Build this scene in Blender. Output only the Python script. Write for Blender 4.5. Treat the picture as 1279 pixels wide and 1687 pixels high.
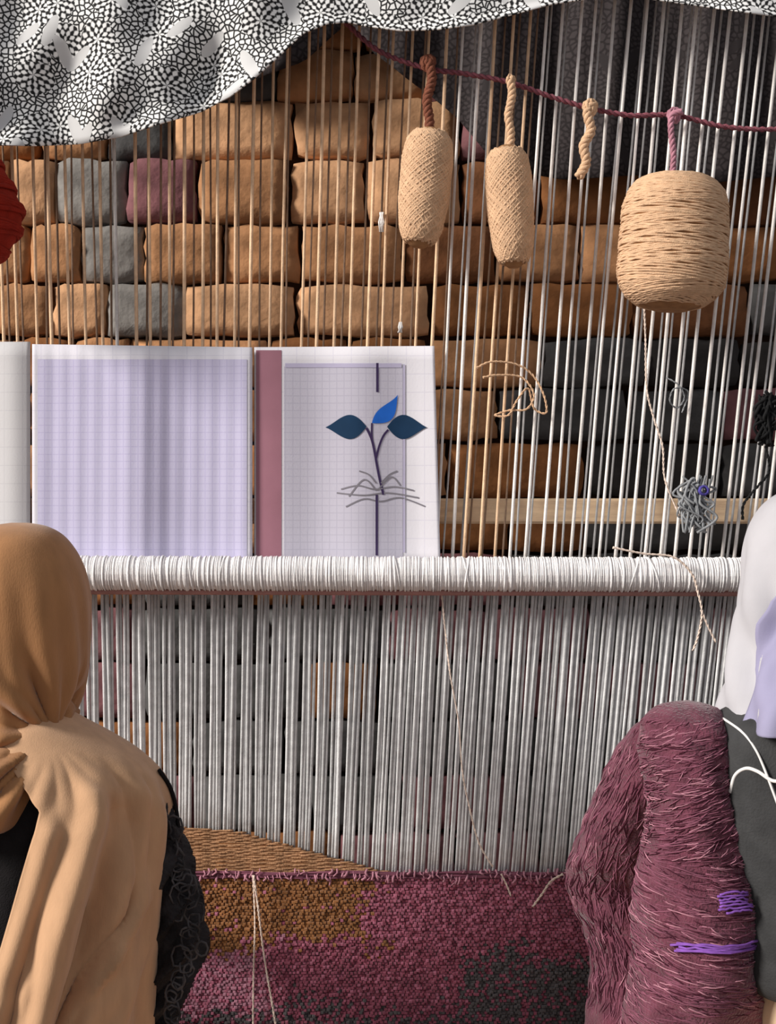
import bpy, math, random
from mathutils import Vector, Matrix
random.seed(7)
PI = math.pi
SC = bpy.context.scene
COL = SC.collection
for o in list(bpy.data.objects):
    bpy.data.objects.remove(o)

# ---------------------------------------------------------------- camera, light, exposure
D = 2.2                       # camera to the plane of the warp (y = 0); 1 pixel = 1 mm there
CZ = 0.25 + 0.8435            # eye height
cam = bpy.data.cameras.new('camera'); camo = bpy.data.objects.new('camera', cam); COL.objects.link(camo)
camo.location = (0, -D, CZ); camo.rotation_euler = (PI/2, 0, 0)
cam.sensor_fit = 'VERTICAL'; cam.sensor_height = 24; cam.lens = 24 * D / 1.687
cam.clip_start = 0.05
SC.camera = camo
w = bpy.data.worlds.new('overcast_sky'); SC.world = w; w.use_nodes = True
bg = w.node_tree.nodes['Background']; bg.inputs[0].default_value = (0.93, 0.95, 1.0, 1); bg.inputs[1].default_value = 0.42
sun = bpy.data.lights.new('sun', 'SUN'); sun.energy = 4.9; sun.angle = math.radians(16); sun.color = (1, 0.95, 0.88)
suno = bpy.data.objects.new('sun', sun); COL.objects.link(suno)
suno.rotation_euler = Vector((0.83, 0.36, -0.42)).to_track_quat('-Z', 'Y').to_euler()
suno.location = (-3, -2, 4)
vs = SC.view_settings
vs.view_transform = 'Standard'; vs.look = 'None'; vs.exposure = 0.0; vs.gamma = 1.0; vs.use_curve_mapping = False

# ---------------------------------------------------------------- helpers
def P(px, py, Y=0.0):
    s = (D + Y) / D / 1000
    return Vector(((px - 639.5) * s, Y, CZ - (py - 843.5) * s))
def sc(Y): return (D + Y) / D / 1000
def lin(c):
    c /= 255
    return c/12.92 if c <= 0.04045 else ((c+0.055)/1.055)**2.4
def rgb(r, g, b): return (lin(r), lin(g), lin(b), 1)
def tag(o, label=None, cat=None, group=None, kind=None):
    if label: o['label'] = label
    if cat: o['category'] = cat
    if group: o['group'] = group
    if kind: o['kind'] = kind
    return o
def empty(name, loc=(0, 0, 0)):
    o = bpy.data.objects.new(name, None); COL.objects.link(o); o.location = loc; o.empty_display_size = 0.05
    return o
def obj(name, vf, mat, parent=None, smooth=True, local=False):
    me = bpy.data.meshes.new(name)
    me.from_pydata([tuple(v) for v in vf[0]], [], vf[1])
    if isinstance(mat, (list, tuple)):
        for m in mat: me.materials.append(m)
        if len(vf) > 2: me.polygons.foreach_set('material_index', vf[2])
    else: me.materials.append(mat)
    if smooth: me.polygons.foreach_set('use_smooth', [True]*len(me.polygons))
    me.update()
    o = bpy.data.objects.new(name, me); COL.objects.link(o)
    if parent:
        o.parent = parent
        if not local: o.matrix_parent_inverse = parent_world(parent).inverted()
    return o
def parent_world(p):
    m = p.matrix_basis.copy()
    return m if not p.parent else parent_world(p.parent) @ p.matrix_parent_inverse @ m
def join(*parts):
    V, F = [], []
    for v, f in parts:
        n = len(V); V += list(v); F += [tuple(i+n for i in q) for q in f]
    return V, F
def box(x0, x1, y0, y1, z0, z1, b=0.0):
    if b <= 0:
        V = [(x, y, z) for z in (z0, z1) for y in (y0, y1) for x in (x0, x1)]
        return V, [(0,2,3,1), (4,5,7,6), (0,1,5,4), (2,6,7,3), (0,4,6,2), (1,3,7,5)]
    V = []; R = [(-1,-1),(1,-1),(1,1),(-1,1)]
    for z, k in ((z0, b), (z0+b, 0), (z1-b, 0), (z1, b)):
        for sx, sy in R:
            V.append(((x1-k if sx > 0 else x0+k), (y1-k if sy > 0 else y0+k), z))
    F = [(3,2,1,0), (12,13,14,15)]
    for r in range(3):
        for i in range(4):
            j = (i+1) % 4; F.append((r*4+i, r*4+j, r*4+4+j, r*4+4+i))
    return V, F
def tube(pts, rad, sides=6, closed=False, cap=True):
    pts = [Vector(p) for p in pts]; n = len(pts)
    V, F = [], []
    t0 = (pts[1]-pts[0]).normalized()
    up = Vector((0, 1, 0)) if abs(t0.y) < 0.9 else Vector((1, 0, 0))
    nrm = (up - t0*up.dot(t0)).normalized()
    for i in range(n):
        a = pts[max(i-1, 0)] if not closed else pts[i-1]
        b = pts[min(i+1, n-1)] if not closed else pts[(i+1) % n]
        t = (b-a); t = t.normalized() if t.length > 1e-9 else t0
        nrm = nrm - t*nrm.dot(t); nrm = nrm.normalized() if nrm.length > 1e-9 else up
        bn = t.cross(nrm)
        r = rad(i/(n-1)) if callable(rad) else rad
        for k in range(sides):
            a_ = 2*PI*k/sides
            V.append(pts[i] + (nrm*math.cos(a_) + bn*math.sin(a_))*r)
    m = n if closed else n-1
    for i in range(m):
        for k in range(sides):
            j = (i+1) % n
            F.append((i*sides+k, i*sides+(k+1) % sides, j*sides+(k+1) % sides, j*sides+k))
    if cap and not closed:
        F.append(tuple(range(sides-1, -1, -1))); F.append(tuple((n-1)*sides+k for k in range(sides)))
    return V, F
def spline(pts, n=8):
    pts = [Vector(p) for p in pts]; out = []
    for i in range(len(pts)-1):
        p0, p1, p2, p3 = pts[max(i-1, 0)], pts[i], pts[i+1], pts[min(i+2, len(pts)-1)]
        for k in range(n):
            t = k/n
            out.append(0.5*((2*p1) + (p2-p0)*t + (2*p0-5*p1+4*p2-p3)*t*t + (3*p1-p0-3*p2+p3)*t**3))
    out.append(pts[-1]); return out
def twisted(path, r, strands=2, twist=300, sides=5):
    """strands of yarn plied around a path; twist in radians per metre"""
    parts = []
    L = [0]
    for a, b in zip(path, path[1:]): L.append(L[-1] + (b-a).length)
    for s in range(strands):
        pts = []
        for i, p in enumerate(path):
            t = (path[min(i+1, len(path)-1)] - path[max(i-1, 0)]).normalized()
            u = t.cross(Vector((0, 1, 0)) if abs(t.y) < 0.9 else Vector((1, 0, 0))).normalized(); v = t.cross(u)
            a = L[i]*twist + 2*PI*s/strands
            pts.append(p + (u*math.cos(a) + v*math.sin(a))*r*0.85)
        parts.append(tube(pts, r, sides))
    return join(*parts)
def interp(tab, x):
    if x <= tab[0][0]: return tab[0][1:]
    for a, b in zip(tab, tab[1:]):
        if x <= b[0]:
            t = (x-a[0])/(b[0]-a[0]); 
            return tuple(p+(q-p)*t for p, q in zip(a[1:], b[1:]))
    return tab[-1][1:]
def smooth_rows(tab, n):
    """Catmull-Rom through rows (py, xl, xr, Y, ry)"""
    out = []
    for i in range(len(tab)-1):
        r0, r1, r2, r3 = tab[max(i-1, 0)], tab[i], tab[i+1], tab[min(i+2, len(tab)-1)]
        for k in range(n):
            t = k/n
            out.append(tuple(0.5*(2*b+(c-a)*t+(2*a-5*b+4*c-d)*t*t+(3*b-a-3*c+d)*t**3) for a, b, c, d in zip(r0, r1, r2, r3)))
    out.append(tuple(tab[-1])); return out
def loft(tab, n=4, seg=48, fold=None, arc=None, capt=True, capb=True):
    """closed (or open, with arc) shell through rows (py, xl, xr, Y, ry); returns verts, faces and a point function grid"""
    rows = smooth_rows(tab, n); V, F = [], []; m = len(rows)
    closed = arc is None
    cols = seg if closed else seg+1
    for i, (py, xl, xr, Y, ry) in enumerate(rows):
        s = sc(Y); c = P((xl+xr)/2, py, Y); rx = max((xr-xl)/2*s, 0.0005)
        a0, a1 = (0, 2*PI) if closed else arc(py, (xl+xr)/2, (xr-xl)/2)
        for k in range(cols):
            th = a0+(a1-a0)*k/seg
            d = fold(th, py) if fold else 0
            V.append(Vector((c.x+(rx+d)*math.cos(th), c.y+(ry+d)*math.sin(th), c.z)))
    for i in range(m-1):
        for k in range(seg):
            k2 = (k+1) % cols
            F.append((i*cols+k, (i+1)*cols+k, (i+1)*cols+k2, i*cols+k2))
    if closed and capt: F.append(tuple(range(cols)))
    if closed and capb: F.append(tuple(reversed(range((m-1)*cols, m*cols))))
    return V, F
def solid(o, t, off=-1):
    m = o.modifiers.new('thickness', 'SOLIDIFY'); m.thickness = t; m.offset = off; return o
def subsurf(o, l=1):
    m = o.modifiers.new('smooth', 'SUBSURF'); m.levels = l; m.render_levels = l; return o

# ---------------------------------------------------------------- materials
def mat(name, col, rough=0.85, var=0.15, scale=40, bump=0.0, bscale=300, sheen=0.0, rnd=0.0, stretch=(1, 1, 1), col2=None, trans=0.0):
    m = bpy.data.materials.new(name); m.use_nodes = True
    nt = m.node_tree; N = nt.nodes; L = nt.links; b = N['Principled BSDF']
    b.inputs['Roughness'].default_value = rough
    b.inputs['Specular IOR Level'].default_value = 0.2
    tc = N.new('ShaderNodeTexCoord'); mp = N.new('ShaderNodeMapping'); L.new(tc.outputs['Object'], mp.inputs[0])
    mp.inputs['Scale'].default_value = stretch
    no = N.new('ShaderNodeTexNoise'); no.inputs['Scale'].default_value = scale; no.inputs['Detail'].default_value = 4; L.new(mp.outputs[0], no.inputs['Vector'])
    r = N.new('ShaderNodeValToRGB'); L.new(no.outputs['Fac'], r.inputs[0])
    r.color_ramp.elements[0].position = 0.3; r.color_ramp.elements[1].position = 0.7
    if col2 is None:
        r.color_ramp.elements[0].color = tuple(c*(1-var) for c in col[:3])+(1,)
        r.color_ramp.elements[1].color = tuple(min(c*(1+var), 1) for c in col[:3])+(1,)
    else:
        r.color_ramp.elements[0].color = col2; r.color_ramp.elements[1].color = col
    src = r.outputs[0]
    if rnd:
        oi = N.new('ShaderNodeObjectInfo'); mr = N.new('ShaderNodeMapRange'); L.new(oi.outputs['Random'], mr.inputs[0])
        mr.inputs[3].default_value = 1-rnd; mr.inputs[4].default_value = 1+rnd
        hs = N.new('ShaderNodeHueSaturation'); L.new(src, hs.inputs['Color']); L.new(mr.outputs[0], hs.inputs['Value']); src = hs.outputs[0]
    L.new(src, b.inputs['Base Color'])
    if sheen: b.inputs['Sheen Weight'].default_value = sheen
    if bump:
        n2 = N.new('ShaderNodeTexNoise'); n2.inputs['Scale'].default_value = bscale; n2.inputs['Detail'].default_value = 3; L.new(mp.outputs[0], n2.inputs['Vector'])
        bp = N.new('ShaderNodeBump'); bp.inputs['Strength'].default_value = bump; bp.inputs['Distance'].default_value = 0.004
        L.new(n2.outputs['Fac'], bp.inputs['Height']); L.new(bp.outputs[0], b.inputs['Normal'])
    return m
M = {}
M['yarn_tan'] = mat('tan_yarn', rgb(214, 176, 142), 0.9, 0.12, 90, 0.5, 700)
M['yarn_tan_dark'] = mat('tan_yarn_core', rgb(150, 110, 75), 0.95, 0.2, 60)
M['cord'] = mat('brown_cord', rgb(120, 72, 55), 0.9, 0.2, 90, 0.4, 500)
M['cord_maroon'] = mat('maroon_cord', rgb(128, 74, 84), 0.9, 0.2, 90, 0.4, 500)
M['warp_tan'] = mat('undyed_tan_warp', rgb(226, 190, 156), 0.9, 0.14, 70, 0.3, 600, 0, 0.16)
M['warp_pale'] = mat('pale_cotton_warp', rgb(232, 226, 222), 0.9, 0.10, 70, 0.3, 600, 0, 0.16)
M['warp_grey'] = mat('grey_cotton_warp', rgb(198, 198, 199), 0.9, 0.15, 60, 0.3, 600, 0, 0.22)
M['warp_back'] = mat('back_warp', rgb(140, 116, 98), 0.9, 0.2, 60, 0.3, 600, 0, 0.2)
M['rod_string'] = mat('white_string', rgb(240, 237, 237), 0.85, 0.12, 35, 0.3, 500)
M['rod_core'] = mat('rod_wood', rgb(170, 125, 118), 0.7, 0.15, 30, 0.2, 100)
M['wood'] = mat('pale_wood', rgb(244, 208, 172), 0.75, 0.18, 14, 0.25, 60, 0, 0, (1, 8, 8))
M['wood_dark'] = mat('dark_wood', rgb(92, 64, 44), 0.75, 0.25, 12, 0.3, 60, 0, 0, (8, 8, 1))
M['mortar'] = mat('mud_mortar', rgb(62, 42, 30), 0.95, 0.3, 25, 0.6, 90)
M['ground'] = mat('packed_earth', rgb(120, 98, 80), 0.95, 0.2, 6, 0.4, 60)
STONE = {}
for k, c in dict(brown=(176, 128, 90), tan=(198, 152, 114), dark=(138, 90, 54), umber=(112, 72, 46), mauve=(126, 84, 88), grey=(134, 130, 126), slate_shade=(78, 77, 77), moss=(124, 120, 80), deep_shade=(54, 51, 50)).items():  # the two darkest greys also paint shade on parts of the wall
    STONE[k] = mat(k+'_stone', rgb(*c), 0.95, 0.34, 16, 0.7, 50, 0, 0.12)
M['scarf_brown'] = mat('brown_scarf_cloth', rgb(163, 116, 76), 0.9, 0.08, 60, 0.12, 500, 0.2, 0, (1, 1, 0.3))
M['shawl'] = mat('tan_shawl_cloth', rgb(190, 150, 116), 0.9, 0.08, 60, 0.12, 500, 0.2, 0, (1, 1, 0.3))
M['black'] = mat('black_cloth', rgb(22, 19, 21), 0.8, 0.3, 60, 0.3, 500)
M['black_lace'] = mat('black_lace', rgb(18, 16, 18), 0.7, 0.1, 35, 0.6, 200, col2=rgb(52, 48, 50))
M['lace_highlight'] = mat('highlight_lace', rgb(20, 18, 20), 0.7, 0.1, 30, 0.3, 200, col2=rgb(92, 88, 90))  # grey patches colour in the highlights of the black lace
M['skin'] = mat('skin', rgb(190, 140, 110), 0.6, 0.06, 20)
M['white_scarf'] = mat('white_scarf_cloth', rgb(178, 176, 181), 0.8, 0.06, 14, 0.1, 900)
M['lavender'] = mat('scarf_shade_cloth', rgb(146, 142, 170), 0.8, 0.06, 14, 0.1, 900)  # tint for the shaded side of the white scarf
M['trim'] = mat('white_trim', rgb(225, 222, 220), 0.8, 0.08, 40)
M['vest'] = mat('charcoal_vest', rgb(56, 56, 57), 0.85, 0.25, 25, 0.3, 300)
M['olive'] = mat('olive_trim', rgb(164, 166, 108), 0.85, 0.1, 40)
M['skirt'] = mat('pale_tan_cloth', rgb(222, 192, 160), 0.85, 0.08, 20, 0.1, 600)
M['maroon'] = mat('maroon_wool', rgb(98, 50, 65), 0.95, 0.3, 45, 0.9, 260, 0.3)
M['strand_pink'] = mat('dusty_pink_strand', rgb(176, 124, 138), 0.9, 0.2, 60)
M['strand_mauve'] = mat('mauve_strand', rgb(126, 76, 93), 0.9, 0.2, 60)
M['strand_dark'] = mat('dark_maroon_strand', rgb(66, 26, 40), 0.9, 0.2, 60)
M['purple'] = mat('purple_yarn', rgb(132, 84, 170), 0.9, 0.25, 90)
M['red'] = mat('dark_red_yarn', rgb(140, 34, 20), 0.9, 0.15, 60, 0.4, 500)
M['white_yarn'] = mat('cream_yarn', rgb(226, 206, 192), 0.9, 0.1, 60, 0.3, 600)
M['black_yarn'] = mat('black_yarn', rgb(26, 26, 27), 0.9, 0.3, 60, 0.3, 500)
M['grey_yarn'] = mat('grey_yarn', rgb(140, 142, 145), 0.9, 0.25, 60, 0.3, 500)
M['blue_yarn'] = mat('blue_yarn', rgb(74, 66, 140), 0.9, 0.2, 60)
M['c_brown'] = mat('brown_pile', rgb(146, 98, 58), 0.95, 0.25, 60, 0, 0, 0.2)
M['c_maroon'] = mat('maroon_pile', rgb(172, 100, 122), 0.95, 0.25, 60, 0, 0, 0.2)
M['c_deep'] = mat('deep_maroon_pile', rgb(146, 76, 95), 0.95, 0.25, 60, 0, 0, 0.2)
M['c_mauve'] = mat('mauve_pile', rgb(176, 122, 140), 0.95, 0.25, 60, 0, 0, 0.2)
M['c_char'] = mat('charcoal_pile', rgb(88, 82, 84), 0.95, 0.25, 60, 0, 0, 0.2)
M['kilim'] = mat('tan_weft', rgb(164, 124, 92), 0.95, 0.25, 50, 0.5, 300)
M['p_navy'] = mat('navy_print', rgb(24, 54, 84), 0.8, 0.1)
M['p_blue'] = mat('blue_print', rgb(34, 100, 196), 0.8, 0.1)
M['p_violet'] = mat('dark_violet_print', rgb(62, 48, 86), 0.8, 0.1)
M['p_grey'] = mat('grey_print', rgb(130, 126, 134), 0.8, 0.1)
M['p_lav'] = mat('lavender_print', rgb(188, 182, 208), 0.8, 0.05)
M['p_mauve'] = mat('mauve_edge_shade', rgb(160, 112, 126), 0.85, 0.06, 20)  # shadow tone for the sheet's left edge

def paper_mat(name, c, line, spacing):
    m = mat(name, c, 0.8, 0.035, 7, 0.06, 300)
    nt = m.node_tree; N = nt.nodes; L = nt.links; b = N['Principled BSDF']
    old = b.inputs['Base Color'].links[0].from_socket
    tc = N.new('ShaderNodeTexCoord'); sx = N.new('ShaderNodeSeparateXYZ'); L.new(tc.outputs['Object'], sx.inputs[0])
    outs = []
    for ax, sp in (('X', spacing), ('Z', spacing)):
        a = N.new('ShaderNodeMath'); a.operation = 'PINGPONG'; L.new(sx.outputs[ax], a.inputs[0]); a.inputs[1].default_value = sp/2
        c_ = N.new('ShaderNodeMath'); c_.operation = 'LESS_THAN'; L.new(a.outputs[0], c_.inputs[0]); c_.inputs[1].default_value = 0.0007
        outs.append(c_.outputs[0])
    mx = N.new('ShaderNodeMath'); mx.operation = 'MAXIMUM'; L.new(outs[0], mx.inputs[0]); L.new(outs[1], mx.inputs[1])
    mul = N.new('ShaderNodeMath'); mul.operation = 'MULTIPLY'; L.new(mx.outputs[0], mul.inputs[0]); mul.inputs[1].default_value = 0.35
    mix = N.new('ShaderNodeMixRGB'); L.new(mul.outputs[0], mix.inputs[0]); L.new(old, mix.inputs[1]); mix.inputs[2].default_value = line
    L.new(mix.outputs[0], b.inputs['Base Color']); return m
M['paper_a'] = paper_mat('chart_paper', rgb(222, 219, 228), rgb(190, 186, 206), 0.03)
M['field_a'] = paper_mat('chart_field', rgb(200, 195, 222), rgb(160, 152, 196), 0.012)
M['field_b'] = paper_mat('chart_field_grey', rgb(196, 192, 206), rgb(160, 156, 176), 0.012)
M['paper_b'] = paper_mat('chart_paper_grey', rgb(226, 223, 230), rgb(190, 186, 206), 0.03)
M['paper_c'] = paper_mat('side_paper', rgb(206, 204, 206), rgb(180, 178, 184), 0.03)

def floral_mat(name, white, black, leafc, fl=15.0, cell=120.0):
    m = bpy.data.materials.new(name); m.use_nodes = True
    nt = m.node_tree; N = nt.nodes; L = nt.links; b = N['Principled BSDF']; b.inputs['Roughness'].default_value = 0.85
    b.inputs['Specular IOR Level'].default_value = 0.15
    def math_(op, a, c=None, clamp=False):
        n = N.new('ShaderNodeMath'); n.operation = op; n.use_clamp = clamp
        for i, v in enumerate((a, c)):
            if v is None: continue
            if isinstance(v, (int, float)): n.inputs[i].default_value = v
            else: L.new(v, n.inputs[i])
        return n.outputs[0]
    uv = N.new('ShaderNodeUVMap'); uv.uv_map = 'cloth'
    no = N.new('ShaderNodeTexNoise'); no.inputs['Scale'].default_value = 30; L.new(uv.outputs[0], no.inputs['Vector'])
    va = N.new('ShaderNodeVectorMath'); va.operation = 'MULTIPLY_ADD'; L.new(no.outputs['Color'], va.inputs[0]); va.inputs[1].default_value = (0.006,)*3; L.new(uv.outputs[0], va.inputs[2])
    vec = va.outputs[0]
    v1 = N.new('ShaderNodeTexVoronoi'); v1.voronoi_dimensions = '2D'; v1.inputs['Scale'].default_value = fl; L.new(vec, v1.inputs['Vector'])
    df = N.new('ShaderNodeVectorMath'); df.operation = 'SUBTRACT'; L.new(vec, df.inputs[0]); L.new(v1.outputs['Position'], df.inputs[1])
    sp = N.new('ShaderNodeSeparateXYZ'); L.new(df.outputs[0], sp.inputs[0])
    ang = math_('ARCTAN2', sp.outputs[1], sp.outputs[0])
    ln = N.new('ShaderNodeVectorMath'); ln.operation = 'LENGTH'; L.new(df.outputs[0], ln.inputs[0]); r = ln.outputs['Value']
    ring = math_('FLOOR', math_('DIVIDE', r, 0.0095))
    cnt = math_('MULTIPLY', math_('ADD', ring, 1), 5.0)
    pet = math_('COSINE', math_('ADD', math_('MULTIPLY', ang, cnt), math_('MULTIPLY', ring, 1.7)))
    rad = math_('COSINE', math_('MULTIPLY', math_('SUBTRACT', math_('DIVIDE', r, 0.0095), 0.5), 2*PI))
    flower = math_('ADD', math_('MULTIPLY', pet, 0.8), math_('MULTIPLY', rad, 0.5))
    v2 = N.new('ShaderNodeTexVoronoi'); v2.voronoi_dimensions = '2D'; v2.feature = 'DISTANCE_TO_EDGE'; v2.inputs['Scale'].default_value = cell; L.new(vec, v2.inputs['Vector'])
    cells = math_('MULTIPLY', math_('SUBTRACT', v2.outputs['Distance'], 0.15), 6.0)
    isf = math_('LESS_THAN', r, 0.030)
    pat = math_('ADD', math_('MULTIPLY', flower, isf), math_('MULTIPLY', cells, math_('SUBTRACT', 1.0, isf)))
    fac = math_('ADD', math_('MULTIPLY', pat, 1.1), 0.42, True)
    mix = N.new('ShaderNodeMixRGB'); L.new(fac, mix.inputs[0]); mix.inputs[1].default_value = black; mix.inputs[2].default_value = white
    # plain leaves scattered over the print
    col = mix.outputs[0]
    for rot, off, th in ((1.1, 0.0, 0.17), (-0.7, 3.3, 0.15), (2.0, 7.1, 0.16)):
        m0 = N.new('ShaderNodeMapping'); m0.inputs['Rotation'].default_value = (0, 0, rot); L.new(vec, m0.inputs[0])
        mp = N.new('ShaderNodeMapping'); mp.inputs['Location'].default_value = (off, off*0.7, 0); mp.inputs['Scale'].default_value = (1.0, 2.8, 1); L.new(m0.outputs[0], mp.inputs[0])
        v3 = N.new('ShaderNodeTexVoronoi'); v3.voronoi_dimensions = '2D'; v3.inputs['Scale'].default_value = 6.0; L.new(mp.outputs[0], v3.inputs['Vector']); v3.inputs['Randomness'].default_value = 0.8
        sc_ = N.new('ShaderNodeSeparateColor'); L.new(v3.outputs['Color'], sc_.inputs[0])
        lf = math_('MULTIPLY', math_('LESS_THAN', v3.outputs['Distance'], th), math_('GREATER_THAN', sc_.outputs[0], 0.45))
        mm = N.new('ShaderNodeMixRGB'); L.new(lf, mm.inputs[0]); L.new(col, mm.inputs[1]); mm.inputs[2].default_value = leafc; col = mm.outputs[0]
    L.new(col, b.inputs['Base Color']); return m
M['floral'] = floral_mat('black_white_floral', rgb(240, 239, 238), rgb(38, 37, 38), rgb(204, 203, 203))
M['dark_print'] = floral_mat('dark_speckled_cloth', rgb(60, 54, 55), rgb(40, 35, 36), rgb(48, 43, 44), 9.0, 80.0)
def set_uv(o, fn):
    me = o.data; l = me.uv_layers.new(name='cloth')
    for lp in me.loops: l.data[lp.index].uv = fn(me.vertices[lp.vertex_index].co)

# ---------------------------------------------------------------- setting: ground and masonry wall
g = obj('floor', box(-3, 3, -4, 2, -0.1, 0), M['ground'], smooth=False); tag(g, kind='structure', label='packed earth ground under the loom', cat='ground')
WY = 0.5
wl = obj('wall_back', box(-1.9, 1.9, WY+0.03, WY+0.25, 0, 2.35), M['mortar'], smooth=False)
tag(wl, kind='structure', label='rough brown and grey masonry wall behind the warp', cat='wall')
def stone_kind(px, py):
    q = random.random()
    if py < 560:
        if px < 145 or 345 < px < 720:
            if py < 150 and px < 400: return 'slate_shade'
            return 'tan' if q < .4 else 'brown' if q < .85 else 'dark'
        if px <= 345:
            if py < 250: return 'slate_shade' if q < .6 else 'moss'  # dark grey here paints the shadow below the floral cloth's edge
            return 'grey' if q < .22 else 'slate_shade' if q < .32 else 'mauve' if q < .5 else 'moss' if q < .6 else 'brown' if q < .85 else 'dark'
        if px > 1225: return 'slate_shade'
        if py < 290: return 'mauve' if q < .5 else 'slate_shade'
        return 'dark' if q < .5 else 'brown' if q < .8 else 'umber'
    if px > 925: return 'slate_shade' if q < .75 else 'deep_shade' if q < .9 else 'mauve'  # dark stone colours paint this side of the wall as shaded
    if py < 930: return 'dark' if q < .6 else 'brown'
    return 'slate_shade' if q < .5 else 'dark' if q < .75 else 'mauve'
rows = [-190, -95, -4, 84, 166, 262, 370, 466, 556, 640, 728, 822, 910, 1000, 1090, 1185, 1275, 1370, 1460, 1550, 1640, 1730]
stone_variants = []
def stone_mesh(w_, h_, dep):
    """rounded, slightly uneven block centred on its face"""
    nx, nz = 6, 5; V, F = [], []
    ph = [random.uniform(-1, 1) for _ in range(40)]
    for j in range(nz+1):
        for i in range(nx+1):
            u, v = i/nx*2-1, j/nz*2-1
            e = max(abs(u), abs(v)); k = 0.006*max(0, (abs(u)-.75)/.25)**2 + 0.006*max(0, (abs(v)-.7)/.3)**2
            x = u*w_/2*(1-0.02*abs(v)**3) + ph[(i+j*5) % 40]*0.004
            z = v*h_/2*(1-0.06*abs(u)**3) + ph[(i*3+j) % 40]*0.004
            V.append((x, k + ph[(i*7+j*3) % 40]*0.004, z))
    ring = [(i, 0) for i in range(nx)] + [(nx, j) for j in range(nz)] + [(i, nz) for i in range(nx, 0, -1)] + [(0, j) for j in range(nz, 0, -1)]
    for j in range(nz):
        for i in range(nx):
            a = j*(nx+1)+i; F.append((a, a+1, a+nx+2, a+nx+1))
    ri = [j*(nx+1)+i for i, j in ring]; n0 = len(V)
    for i in ri: V.append((V[i][0]*1.0, dep, V[i][2]))
    for k in range(len(ri)):
        k2 = (k+1) % len(ri); F.append((ri[k2], ri[k], n0+k, n0+k2))
    F.append(tuple(n0+k for k in range(len(ri))))
    return V, F
for r in range(len(rows)-1):
    y0, y1 = rows[r], rows[r+1]
    x = -260 - random.uniform(0, 120)
    while x < 1520:
        L_ = random.uniform(105, 235) if x > 150 else random.uniform(70, 120)
        x1 = x+L_
        cx, cy = (x+x1)/2, (y0+y1)/2
        gap = random.uniform(3, 8)
        c = P(cx, cy, WY); s = sc(WY)
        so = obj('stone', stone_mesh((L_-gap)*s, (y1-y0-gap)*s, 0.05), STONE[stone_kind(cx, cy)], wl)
        so.matrix_parent_inverse = Matrix()
        so.location = (c.x, c.y - 0.012 + random.uniform(-0.008, 0.008), c.z)
        so.rotation_euler = (0, random.uniform(-0.012, 0.012), random.uniform(-0.03, 0.03))
        x = x1

# dark speckled cloth hung against the top of the wall
edge_d = [(200, 60), (300, 100), (380, 152), (440, 122), (500, 102), (545, 62), (575, 36), (612, 84), (660, 120), (700, 150), (750, 190), (800, 250), (850, 282), (930, 296), (1050, 288), (1180, 300), (1300, 288), (1450, 300)]
def drape(edge, x0, x1, top, Y, fold, nx=90, nz=22):
    V, F = [], []
    for i in range(nx+1):
        px = x0+(x1-x0)*i/nx; be = interp(edge, px)[0]
        for j in range(nz+1):
            t = j/nz; py = top+(be-top)*t
            y = Y+fold(px, py, t)
            V.append(P(px, py, y))
    for i in range(nx):
        for j in range(nz):
            a = i*(nz+1)+j; F.append((a, a+1, a+nz+2, a+nz+1))
    return V, F
dk = obj('hanging_cloth', drape(edge_d, 200, 1450, -190, 0.41, lambda x, y, t: 0.018*math.sin(x*0.035+1)+0.008*math.sin(x*0.09+y*0.01)), M['dark_print'])
set_uv(dk, lambda co: (co.x, co.z)); solid(dk, 0.003)
tag(dk, 'dark speckled cloth hung on the wall behind the warp at upper right', 'cloth')

# ---------------------------------------------------------------- loom
loom = empty('carpet_loom', (0, 0, 0)); tag(loom, 'upright wooden carpet loom strung with beige and grey warp threads', 'loom')
def hcyl(x0, x1, y, z, r, n=40, sides=20, wob=0.0):
    pts = [Vector((x0+(x1-x0)*i/n, y, z+wob*math.sin(i*0.9))) for i in range(n+1)]
    return tube(pts, lambda t: r*(1+0.03*math.sin(t*31)), sides)
TOPZ = P(0, -95).z
obj('top_beam', hcyl(-0.98, 0.98, 0.02, TOPZ, 0.055), M['wood_dark'], loom)
obj('cloth_beam', hcyl(-0.98, 0.98, 0.05, 0.13, 0.065), M['wood_dark'], loom)
for sx in (-1, 1):
    obj('side_post', box(sx*0.90-0.05, sx*0.90+0.05, -0.03, 0.10, 0, 2.15, 0.008), M['wood_dark'], loom, smooth=False)
# board behind the warp
c0, c1 = P(-230, 842, 0.07), P(1510, 838, 0.07); bh = 0.0215
obj('lease_board', box(c0.x, c1.x, 0.06, 0.085, c0.z-bh, c0.z+bh, 0.004), M['wood'], loom, smooth=False)
# heddle rod wound with string
RY = -0.042; s_ = sc(RY)
ra, rb = P(-250, 943, RY), P(1530, 948, RY); RR = 0.0262
rod = obj('heddle_rod', tube([ra+(rb-ra)*i/30 for i in range(31)], RR, 20), M['rod_string'], loom)
V, F = [], []
x = ra.x+0.05; 
while x < rb.x-0.05:
    t = (x-ra.x)/(rb.x-ra.x); c = ra+(rb-ra)*t
    th = random.choice((0.0010, 0.0012, 0.0014, 0.0018)); lean = random.gauss(0, 0.0008) if random.random() < 0.86 else random.gauss(0, 0.004)
    rr = RR+0.0008+random.choice((0, 0, 0.0004, 0.0010))
    pts = [Vector((c.x+lean*math.sin(2*PI*k/18+0.4), c.y+rr*math.cos(2*PI*k/18), c.z+rr*math.sin(2*PI*k/18))) for k in range(18)]
    v, f = tube(pts, th, 5, closed=True)
    n = len(V); V += v; F += [tuple(i+n for i in q) for q in f]
    x += th*2*random.uniform(0.8, 1.25) + (0.004 if random.random() < 0.06 else 0)
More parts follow.
